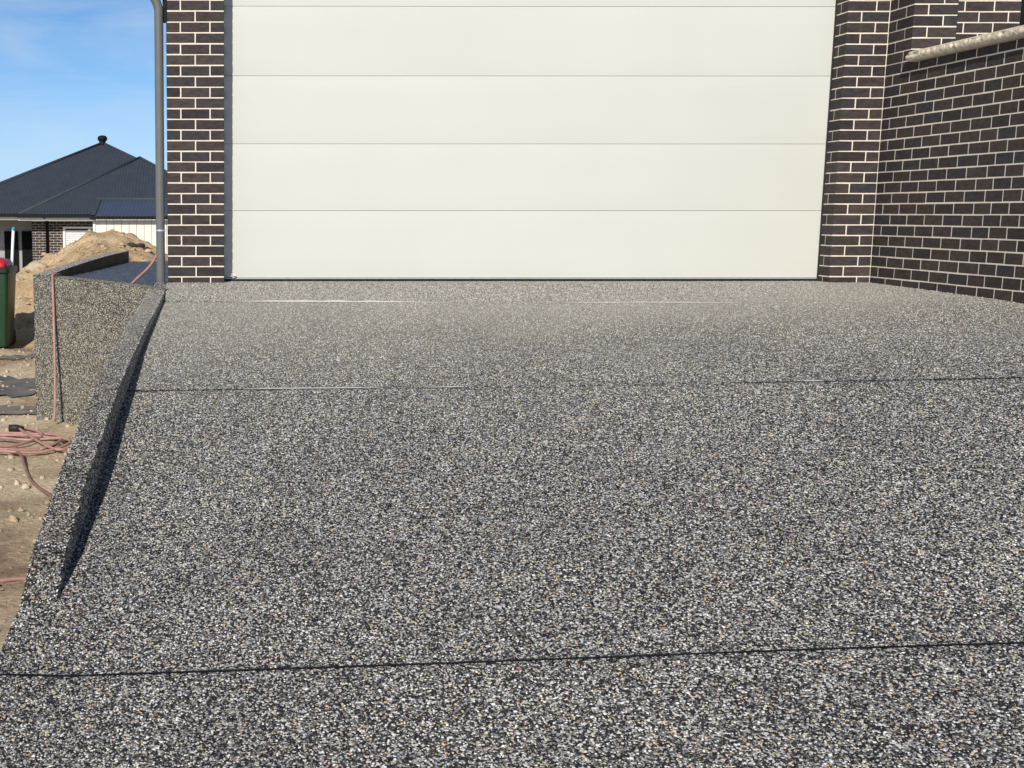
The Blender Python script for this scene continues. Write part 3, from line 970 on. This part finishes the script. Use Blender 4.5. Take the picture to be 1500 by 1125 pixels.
fd = hb(MB().box((EX1+0.004, 0.06, 0.1), (EX1+0.07, 0.14, 2.6)), "entry_door_frame", M_GUTTER)
hb(MB().box((EX1+0.07, 0.10, 0.1), (EX1+1.0, 0.13, 2.6)), "door_leaf", M_DARK, fd)

# ------------------------------------------------------------------ low porch wall with a stone coping
PW = empty("porch_wall", (RX1, -1.5, -0.3), label="dark brick side wall in raking light running forward from the garage pier", cat="brick wall")
YE = -2.86
pwv = MB().box((RX1+0.0019, YE+PR, -0.3), (RX1+0.224, -0.004, 21*CO-0.002))
core = hb(pwv, "wall_core", M_MORTAR, PW)
for k in range(-3, 21):
    y = -0.003
    first = 0.227 if k % 2 == 0 else 0.109
    lens = [first] + [BL]*5 + ([BL] if k % 2 else [BL]) + [0.187]*8
    if k % 2 == 0: lens = [first] + [BL]*5 + [0.187]*8
    else: lens = [first] + [BL]*5 + [0.187]*8
    for L in lens:
        y1 = y - L
        if y1 < YE:
            L = y - YE; y1 = YE
        if L > 0.03: brick(core, RX1, y1, k, 0.11, L)
        y = y1 - JT
        if y < YE + 0.02: break
    brick(core, RX1+0.12, YE, k, 0.107, BL if k % 2 else 0.11)
def coping():
    # rock-faced bullnose stone: a rounded section swept along the wall with a broken front arris
    V, F = [], []
    prof_ = []
    x0, x1, z0, z1 = 7.083, 7.345, 1.786, 1.874
    for i in range(13):      # front nose, bottom to top
        a = -math.pi/2 + math.pi*i/12
        prof_.append((x0+0.034 - 0.036*math.cos(a), (z0+z1)/2 + 0.040*math.sin(a)))
    prof_ += [(x1, z1), (x1, z0)]
    ys_ = np.concatenate([np.linspace(-0.372, -0.42, 8), np.arange(-0.43, -2.95, -0.008)])
    m = len(prof_)
    for k, y in enumerate(ys_):
        s = 1.0 if k > 7 else math.sqrt(max(0.0, 1-(1-k/8.0)**2))*0.75 + 0.25*k/8.0 + 0.02
        for j, (x, z) in enumerate(prof_):
            zc = (z0+z1)/2
            zz = zc + (z-zc)*max(s, .15); xx = x1 + (x-x1)*1.0 if j > 12 else x + (1-s)*0.03
            if 1 <= j <= 12:
                q = mnoise.noise(Vector((y*30, z*40, 3))) * 0.004 + mnoise.noise(Vector((y*90, z*90, 9)))*0.002
                band = math.exp(-((j-7.5)/1.3)**2)
                g = max(0.0, mnoise.noise(Vector((y*26, 0.7*z*30, 20)))+0.15)
                xx += q + band*0.034*g
                zz += 0.4*q
            V.append((xx, y, zz))
        if k:
            for j in range(m):
                j2 = (j+1) % m
                F.append(((k-1)*m+j, (k-1)*m+j2, k*m+j2, k*m+j))
    F.append(tuple(range(m))); F.append(tuple((len(ys_)-1)*m + j for j in reversed(range(m))))
    F = [tuple(reversed(f)) for f in F]
    mb = MB(); mb.add(V, F)
    o = hb(mb, "coping_stone", M_COPING, PW)
    o["label"] = "sand coloured rounded stone coping on top of the brick wall"
    return o
coping()

# ------------------------------------------------------------------ hoses
def hose(name, pts, r, mat, label, per=8, fit=None):
    P = spline(pts, per)
    root = MB().tube(P, r, 8)
    c = Vector(P[0])
    root.v = [tuple(Vector(v)-c) for v in root.v]
    o = root.build(name, mat, None, True)
    o.location = c
    props(o, label, "hose", "hoses left about the building site")
    return o
on_path = lambda x, y, d=0.014: (x, y, float(path_z(x, y)) + d)
G = lambda x, y, d=0.010: (x, y, gz(x, y) + d)
def on_face(s, z, d=0.014):
    p = WA + (WB-WA)*s
    dd = (WB-WA)/np.linalg.norm(WB-WA); n = np.array([dd[1], -dd[0]])
    return (p[0]+n[0]*d, p[1]+n[1]*d, z)
hp = [(1.20, 0.55, 0.42), (1.17, 0.50, 0.30), (1.10, 0.42, 0.17), (1.0, 0.30, 0.07), (0.90, 0.21, -0.01), (0.76, 0.29, 0.0), (0.60, 0.39, 0.01), (0.44, 0.49, 0.024), (0.33, 0.55, 0.036)]
hp += [(0.29, 0.48, 0.086), on_face(0.163, 0.085, 0.004), on_face(0.168, 0.03), on_face(0.184, -0.3, .035), on_face(0.215, -0.7, .085), on_face(0.235, -1.02, .125)]
e = on_face(0.245, -1.14, 0.16)
hp += [G(e[0], e[1], .02)]
def loop(cx, cy, rx, ry, a0, a1, n, lift=0.012):
    return [G(cx + rx*math.cos(math.radians(a0+(a1-a0)*i/n)), cy + ry*math.sin(math.radians(a0+(a1-a0)*i/n)), lift + 0.008*(i % 2)) for i in range(n+1)]
hose("hose", hp, 0.0118, M_HOSE, "pink rubber hose draped over the retaining wall from the downpipe", 8)
cl = [G(0.88, -0.75), G(0.66, -0.62), G(0.48, -0.50)] + loop(-0.02, -0.52, 0.46, 0.36, 10, 340, 11) + loop(-0.30, -0.66, 0.74, 0.40, -35, 290, 11, 0.022) + loop(0.05, -0.78, 0.48, 0.30, -60, 250, 9, 0.03) + loop(-0.25, -0.42, 0.50, 0.44, -110, 60, 6, 0.03) + [G(0.42, -0.95, .03), G(0.62, -0.86, .02), G(0.92, -0.98)]
hc = hose("hose", cl, 0.0118, M_HOSE, "pink rubber hose lying in loose coils at the foot of the wall", 6)
q = Vector(G(-0.03, -0.06, 0.035)) - hc.location
MBf = MB().tube([(q.x-0.05, q.y, q.z), (q.x+0.01, q.y, q.z), (q.x+0.07, q.y, q.z)], [0.03, 0.032, 0.018], 10)
MBf.build("hose_fitting", M_RUBBER, hc, True)
hose("hose", [G(0.06, -0.9, .014), G(0.19, -1.12, .03), G(0.27, -1.4), G(0.41, -1.9), G(0.64, -2.5), G(0.85, -3.0)], 0.0118, M_HOSE_OLD, "dusty brown hose trailing from the coil down beside the kerb")
hose("hose", [G(-0.4, -4.75), G(0.1, -4.5), G(0.42, -4.32), G(0.64, -4.19), G(0.84, -4.1)], 0.0115, M_HOSE, "short length of pink hose on the sand nearest the street, by the kerb")

# ------------------------------------------------------------------ heap of excavated sand, with a few stones on it
CREST = np.array([(-6, -1.05), (-4, -0.95), (-3, -0.85), (-2.1, -0.54), (-1.7, -0.26), (-1.19, -0.03), (-0.95, 0.08), (-0.80, 0.18), (-0.70, 0.25), (-0.25, 0.27), (0.06, 0.18), (0.31, 0.05), (0.55, -0.06), (1.0, -0.25), (1.8, -0.55), (4, -1.2)])
def pile_h(x, y):
    c = np.interp(x, CREST[:, 0], CREST[:, 1]) + 1.18
    if y < 12: s = max(0.0, (y-5.4)/6.6); s = s**0.8*(1.15-0.15*s)
    else: s = max(0.0, 1-(y-12)/5.5)
    z = -1.20 + c*s
    a = min(1.0, s*2.2)
    z += a*(0.07*fbm(x*1.2, y*1.0, 3.0) + 0.075*fbm(x*3.5, y*2.2, 6.0) - 0.06*abs(fbm(x*6.5, y*3.6, 1.0, 4)) + 0.04)
    return float(z)
V, F = [], []
xs_ = np.arange(-6, 3.2, 0.06); ys_ = np.arange(5.0, 17.6, 0.07)
for y in ys_:
    for x in xs_:
        V.append((x, y, pile_h(x, y)))
n = len(xs_)
F = [(j*n+i, j*n+i+1, (j+1)*n+i+1, (j+1)*n+i) for j in range(len(ys_)-1) for i in range(n-1)]
o = obj("sand_pile", V, F, M_SAND, smooth=True)
clods(3800, -3.6, 1.6, 6.0, 12.6, pile_h, 0.008, 0.055, o, M_SAND)
props(o, "rough heap of excavated tan sand in front of the garden shed", "sand pile")

def rock(x, y, r, seed, label, dz=0.3):
    import bmesh
    bm = bmesh.new()
    bmesh.ops.create_icosphere(bm, subdivisions=3, radius=r)
    for v in bm.verts:
        d = v.co.normalized()
        q = 1 + 0.35*mnoise.noise(d*1.4 + Vector((seed, 0, 0))) + 0.14*mnoise.noise(d*4 + Vector((0, seed, 0)))
        v.co = Vector((d.x*r*q*1.2, d.y*r*q, d.z*r*q*0.72))
    me = bpy.data.meshes.new("rock"); bm.to_mesh(me); bm.free()
    me.materials.append(M_ROCK)
    me.polygons.foreach_set("use_smooth", [True]*len(me.polygons))
    o = bpy.data.objects.new("rock", me); link(o)
    o.location = (x, y, pile_h(x, y) + r*dz)
    return props(o, label, "rock", "stones dug up with the sand")
rock(-1.66, 9.6, 0.10, 1.0, "smaller pale stone on the sand just behind the red bin lid")
rock(-1.42, 10.2, 0.15, 4.0, "largest pale stone at the left foot of the sand heap")
rock(0.42, 10.9, 0.05, 8.0, "little clod on the right shoulder of the sand heap")

# dark broken roots and clods along the right shoulder
mb = MB()
for i in range(9):
    x0 = 0.05 + 0.04*i + random.uniform(-.02, .02); y0 = 11.2 + random.uniform(-.15, .15)
    z0 = pile_h(x0, y0) + 0.015
    mb.tube([(x0-.06, y0, z0), (x0, y0-.02, z0+random.uniform(0, .03)), (x0+.08, y0+.02, z0+random.uniform(-.01, .03))], [0.02, 0.035, 0.012], 6)
o = mb.build("root", noisy("dark_root", (0.03, 0.022, 0.016), (0.07, 0.05, 0.035), 30, 0.9), None, True)
props(o, "dark broken root lying on the right shoulder of the sand heap", "root")

# ------------------------------------------------------------------ wheelie bin
def wheelie_bin():
    X, Y = -1.27, 5.42
    root = empty("wheelie_bin", (X, Y, gz(X, Y) - 0.005), label="dark green wheelie bin with bright red lid standing on the sand", cat="bin")
    # tapered body
    def ring(w_, d, z, c=0.05):
        hw, hd = w_/2, d/2
        p = []
        for cx, cy, a0 in ((hw-c, -hd+c, -90), (hw-c, hd-c, 0), (-hw+c, hd-c, 90), (-hw+c, -hd+c, 180)):
            for k in range(4):
                a = math.radians(a0 + 30*k)
                p.append((cx + c*math.cos(a), cy + c*math.sin(a), z))
        return p
    def loft(rings, caps=True):
        V = [p for r_ in rings for p in r_]; n = len(rings[0]); F = []
        for i in range(len(rings)-1):
            for k in range(n):
                F.append((i*n+k, i*n+(k+1) % n, (i+1)*n+(k+1) % n, (i+1)*n+k))
        F += [tuple(reversed(range(n))), tuple((len(rings)-1)*n+k for k in range(n))]
        return V, F
    b = obj("body", *loft([ring(.47, .52, .03), ring(.48, .54, .06), ring(.56, .67, .86), ring(.565, .68, .93)]), M_BIN, root)
    shade_auto(b)
    r_ = obj("rim", *loft([ring(.58, .70, .905), ring(.60, .73, .915), ring(.60, .73, .965), ring(.585, .71, .972)]), M_BINRIM, root); shade_auto(r_)
    lid = obj("lid", *loft([ring(.49, .60, .9725), ring(.50, .61, 1.0), ring(.46, .54, 1.045), ring(.30, .36, 1.075), ring(.12, .14, 1.085)]), M_RED, root); shade_auto(lid, 60)
    h = MB().tube([(-.22, .40, .95), (.22, .40, .95)], .016, 8)
    for s in (-.22, .22): h.box((s-.02, .34, .93), (s+.02, .405, .97))
    h.build("handle", M_BINRIM, root)
    for s in (-1, 1):
        wv = MB().tube([(s*.205, .27, .10), (s*.245, .27, .10)], .10, 20)
        wo = wv.build("wheel", M_RUBBER, root)
    MB().tube([(-.24, .25, .10), (.24, .25, .10)], .012, 8).build("axle", M_ALU, root)
wheelie_bin()
bpy.data.objects['wheelie_bin'].scale = (1, 1, 1.07)

# leaning pipe
o = MB().tube([(0, 0, -1.0), (0.05, 0, -0.2), (0.085, 0, 0.33)], 0.026, 12).build("pvc_pipe", M_PVC, None, True)
o.location = (-2.09, 11.4, 0.0)
props(o, "slim white plastic pipe standing upright behind the bin, its tip blue", "pipe")
t_ = MB().tube([(0.0852, 0, 0.315), (0.0905, 0, 0.375)], 0.0265, 12).build("pipe_tip", M_BLUE, o, True)

# ------------------------------------------------------------------ neighbouring house
NH = empty("neighbour_house", (-2.5, 31, -2.0), label="distant single storey brick house with dark blue corrugated hip roof", cat="house")
def rel(mb, name, mat, parent, smooth=False):
    p = Vector((0, 0, 0)); q = parent
    while q is not None: p += q.location; q = q.parent
    mb.v = [tuple(Vector(v)-p) for v in mb.v]
    return mb.build(name, mat, parent, smooth)
def corrugated(x0, x1, dmax_fn, y0, z0, pitch_, pitch_len=0.10, amp=0.011):
    """ribbed steel slope rising away from the eave at y0, z0; dmax_fn(x) is its run in plan"""
    mb = MB(); V, F = [], []
    nrm = np.array([0, -pitch_, 1.0]); nrm /= np.linalg.norm(nrm)
    xs = np.arange(x0, x1+1e-6, pitch_len/4)
    for i, x in enumerate(xs):
        a = amp*math.sin(2*math.pi*x/pitch_len)
        d = max(dmax_fn(x), 0.001)
        V += [(x, y0 + nrm[1]*a, z0 + nrm[2]*a), (x, y0 + d + nrm[1]*a, z0 + pitch_*d + nrm[2]*a)]
        if i: F.append((2*i-2, 2*i, 2*i+1, 2*i-1))
    mb.add(V, F)
    return mb
def cap(p, q, r_=0.06):
    return MB().tube([p, q], r_, 8)
PT = 0.535
# main roof
mx0, mx1, my, mz, md = -8.18, 2.62, 30.0, 0.62, 5.35
PTM = 0.485
rf = rel(corrugated(mx0, mx1, lambda x: min(x-mx0, mx1-x, md), my, mz, PTM), "main_roof", M_ROOF, NH, True)
ax = (mx0+mx1)/2
rel(cap((mx0, my, mz), (ax, my+md, mz+PTM*md)), "hip_capping", M_ROOFCAP, rf, True)
rel(cap((mx1, my, mz), (ax, my+md, mz+PTM*md)), "hip_capping", M_ROOFCAP, rf, True)
rel(MB().add([(mx0, my, mz-.02), (mx0, my+11, mz-.02), (ax, my+md, mz+PTM*md-.02)], [(0, 2, 1)]).add([(mx1, my, mz-.02), (mx1, my+11, mz-.02), (ax, my+md, mz+PTM*md-.02)], [(0, 1, 2)]), "roof_side", M_ROOF, rf)
# front wing roof
wx0, wx1, wy, wz, wd = -4.95, 2.45, 29.45, 0.60, 3.70
rw = rel(corrugated(wx0, wx1, lambda x: min(x-wx0, wx1-x, wd), wy, wz, PT), "wing_roof", M_ROOF, NH, True)
wax = (wx0+wx1)/2
rel(cap((wx0, wy, wz), (wax, wy+wd, wz+PT*wd), .055), "hip_capping", M_ROOFCAP, rw, True)
rel(cap((wx1, wy, wz), (wax, wy+wd, wz+PT*wd), .055), "hip_capping", M_ROOFCAP, rw, True)
rel(MB().add([(wx0, wy, wz-.02), (wx0, wy+4, wz-.02), (wax, wy+wd, wz+PT*wd-.02)], [(0, 2, 1)]), "roof_side", M_ROOF, rw)
# roof ventilator
vx, vy, vz = ax, my+md-0.05, mz+PTM*md
vt = rel(MB().tube([(vx, vy, vz-.15), (vx, vy, vz+.07)], .12, 16), "roof_vent", M_GUTTER, NH, True)
P_ = []
mbv = MB()
prof_ = [(.10, .05), (.15, .08), (.18, .14), (.17, .21), (.12, .26), (.04, .28)]
V, F = [], []
nn = 24
for r_, z in prof_:
    for k in range(nn):
        rr = r_*(1.04 if k % 2 else 0.94)
        V.append((vx + rr*math.cos(2*math.pi*k/nn), vy + rr*math.sin(2*math.pi*k/nn), vz+z))
for i in range(len(prof_)-1):
    for k in range(nn): F.append((i*nn+k, i*nn+(k+1) % nn, (i+1)*nn+(k+1) % nn, (i+1)*nn+k))
F.append(tuple((len(prof_)-1)*nn+k for k in range(nn)))
rel(MB().add(V, F), "vent_turbine", M_GUTTER, vt, True)
# gutters, fascia
rel(MB().box((wx0-.05, wy-.13, wz-.12), (wx1, wy-.01, wz+.005)), "gutter", M_GUTTER, NH)
rel(MB().box((mx0, my-.13, mz-.12), (wx0-.06, my-.01, mz+.005)), "gutter", M_GUTTER, NH)
rel(MB().box((wx0-.03, wy+.0, wz-.215), (wx1, wy+.03, wz-.05)), "fascia", M_WHITE, NH)
rel(MB().box((mx0, my+.0, mz-.215), (wx0-.04, my+.03, mz-.05)), "fascia", M_WHITE, NH)
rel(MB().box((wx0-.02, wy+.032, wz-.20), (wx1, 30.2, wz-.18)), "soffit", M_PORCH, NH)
# front wall of the wing: mortar with bricks, a window let into it
WYF = 30.0
wl = rel(MB().box((-4.64+.006, WYF+.006, -2.2), (-3.62, WYF+.22, .395)).box((-3.615, WYF+.006, .20), (-1.2, WYF+.22, .395)).box((-3.615, WYF+.006, -2.2), (-1.2, WYF+.22, -1.10)), "front_wall", M_MORTAR, NH)
for k in range(-17, 5):
    zt = (k+1)*CO
    x = -4.64 - (0.12 if k % 2 else 0)
    xr = -3.62 if zt < .195+.05 and k < 2 else -2.2
    while x < xr-.02:
        xa, xb = max(x, -4.64), min(x+BL, xr)
        if xb-xa > .04 and k*CO + JT + BH < .40: brick(wl, xa, WYF, k, xb-xa, .11)
        x += .24
rel(MB().tube([(-4.13, WYF-.06, -2.2), (-4.13, WYF-.06, .40), (-4.13, wy-.06, wz-.10)], .045, 10), "downpipe", M_GUTTER, NH, True)
# window with a slatted shutter
mbw = MB()
fx0, fx1, fz0, fz1 = -3.61, -1.9, -1.09, .185
mbw.box((fx0, WYF-.02, fz1-.07), (fx1, WYF+.08, fz1)).box((fx0, WYF-.02, fz0), (fx1, WYF+.08, fz0+.06))
mbw.box((fx0, WYF-.018, fz0+.06), (fx0+.08, WYF+.08, fz1-.07)).box((-2.76, WYF-.018, fz0+.06), (-2.68, WYF+.08, fz1-.07)).box((fx1-.08, WYF-.018, fz0+.06), (fx1, WYF+.08, fz1-.07))
wn = rel(mbw, "window", M_WHITE, NH)
z = fz0 + .07
while z < fz1 - .14:
    for xa, xb in ((fx0+.085, -2.765), (-2.675, fx1-.085)):
        mb = MB(); mb.add([(xa, WYF+.01, z), (xb, WYF+.01, z), (xb, WYF+.045, z+.064), (xa, WYF+.045, z+.064), (xa, WYF+.02, z-.003), (xb, WYF+.02, z-.003), (xb, WYF+.055, z+.062), (xa, WYF+.055, z+.062)],
                           [(0,1,2,3), (5,4,7,6), (3,2,6,7), (0,4,5,1), (0,3,7,4), (1,5,6,2)])
        rel(mb, "slat", M_WHITE, wn)
    z += .068
# recessed porch to the left
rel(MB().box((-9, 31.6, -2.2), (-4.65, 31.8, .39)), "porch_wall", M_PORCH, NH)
rel(MB().box((-4.64, WYF+.23, -2.2), (-4.42, 31.59, .39)), "porch_side_wall", M_FARBRICK, NH)
rel(MB().box((-5.84, 31.54, -2.0), (-5.37, 31.595, .01)), "porch_door", M_DARK, NH)
rel(MB().box((-5.24, 31.54, -2.0), (-4.66, 31.595, .01)), "porch_window", M_DARK, NH)
# the body of the house behind
rel(MB().box((-8.0, 31.9, -2.2), (2.2, 40, .39)).box((-1.19, 30.24, -2.2), (2.2, 31.58, .39)), "house_body", M_FARBRICK, NH)

# ------------------------------------------------------------------ garden shed
GS = empty("garden_shed", (0, 22.5, -2.0), label="cream clad shed with low blue steel roof behind the sand heap", cat="shed")
sx0, sx1, sy, se, srun, sp = -1.74, 2.3, 22.0, 0.545, 1.62, 0.262
rs = rel(corrugated(sx0-.04, sx1+.1, lambda x: srun+.1, sy-.12, se, sp, .095, .009), "shed_roof", noisy("blue_roof_steel", (0.050, 0.062, 0.095), (0.058, 0.072, 0.110), 3, 0.33, spec=0.6), GS, True)
vgx = sx0-.045
rel(MB().add([(vgx, sy-.13, se-.03), (vgx+.12, sy-.13, se+.028), (vgx+.12, sy-.12+srun+.1, se+sp*(srun+.1)+.028), (vgx, sy-.12+srun+.1, se+sp*(srun+.1)-.03), (vgx, sy-.13, se+.028), (vgx, sy-.12+srun+.1, se+sp*(srun+.1)+.028)], [(4,1,2,5), (0,4,5,3)]), "verge_flashing", M_ROOFCAP, rs)
rel(MB().tube([(sx0-.05, sy-.12+srun+.1, se+sp*(srun+.1)+.01), (sx1+.1, sy-.12+srun+.1, se+sp*(srun+.1)+.01)], .05, 8), "ridge_capping", M_ROOFCAP, rs, True)
rel(MB().box((sx0-.06, sy-.2, se-.085), (sx1+.1, sy-.125, se-.012)), "gutter", M_GUTTER, GS)
i = 0; x = sx0 + .16
while x < sx1:
    p_ = rel(MB().box((x+.004, sy+.01+.003*(i % 2), -2.1), (min(x+.196, sx1), sy+.05, se-.02), .004), "panel", M_CLAD, GS)
    x += .2; i += 1
rel(MB().box((sx0, sy-.015, -2.1), (sx0+.07, sy+.06, se-.02)).box((sx0+.075, sy+.012, -2.1), (sx0+.16, sy+.05, se-.02)), "corner_post", M_WHITE, GS)
rel(MB().box((sx0+.01, sy+.065, -2.1), (sx1, sy+3.2, se-.03)), "shed_body", M_CLAD, GS)
rel(MB().add([(sx0-.04, sy-.12+srun+.1, se+sp*(srun+.1)), (sx1+.1, sy-.12+srun+.1, se+sp*(srun+.1)), (sx1+.1, sy+3.4, se), (sx0-.04, sy+3.4, se)], [(0,1,2,3)]), "rear_roof", M_ROOF, GS)
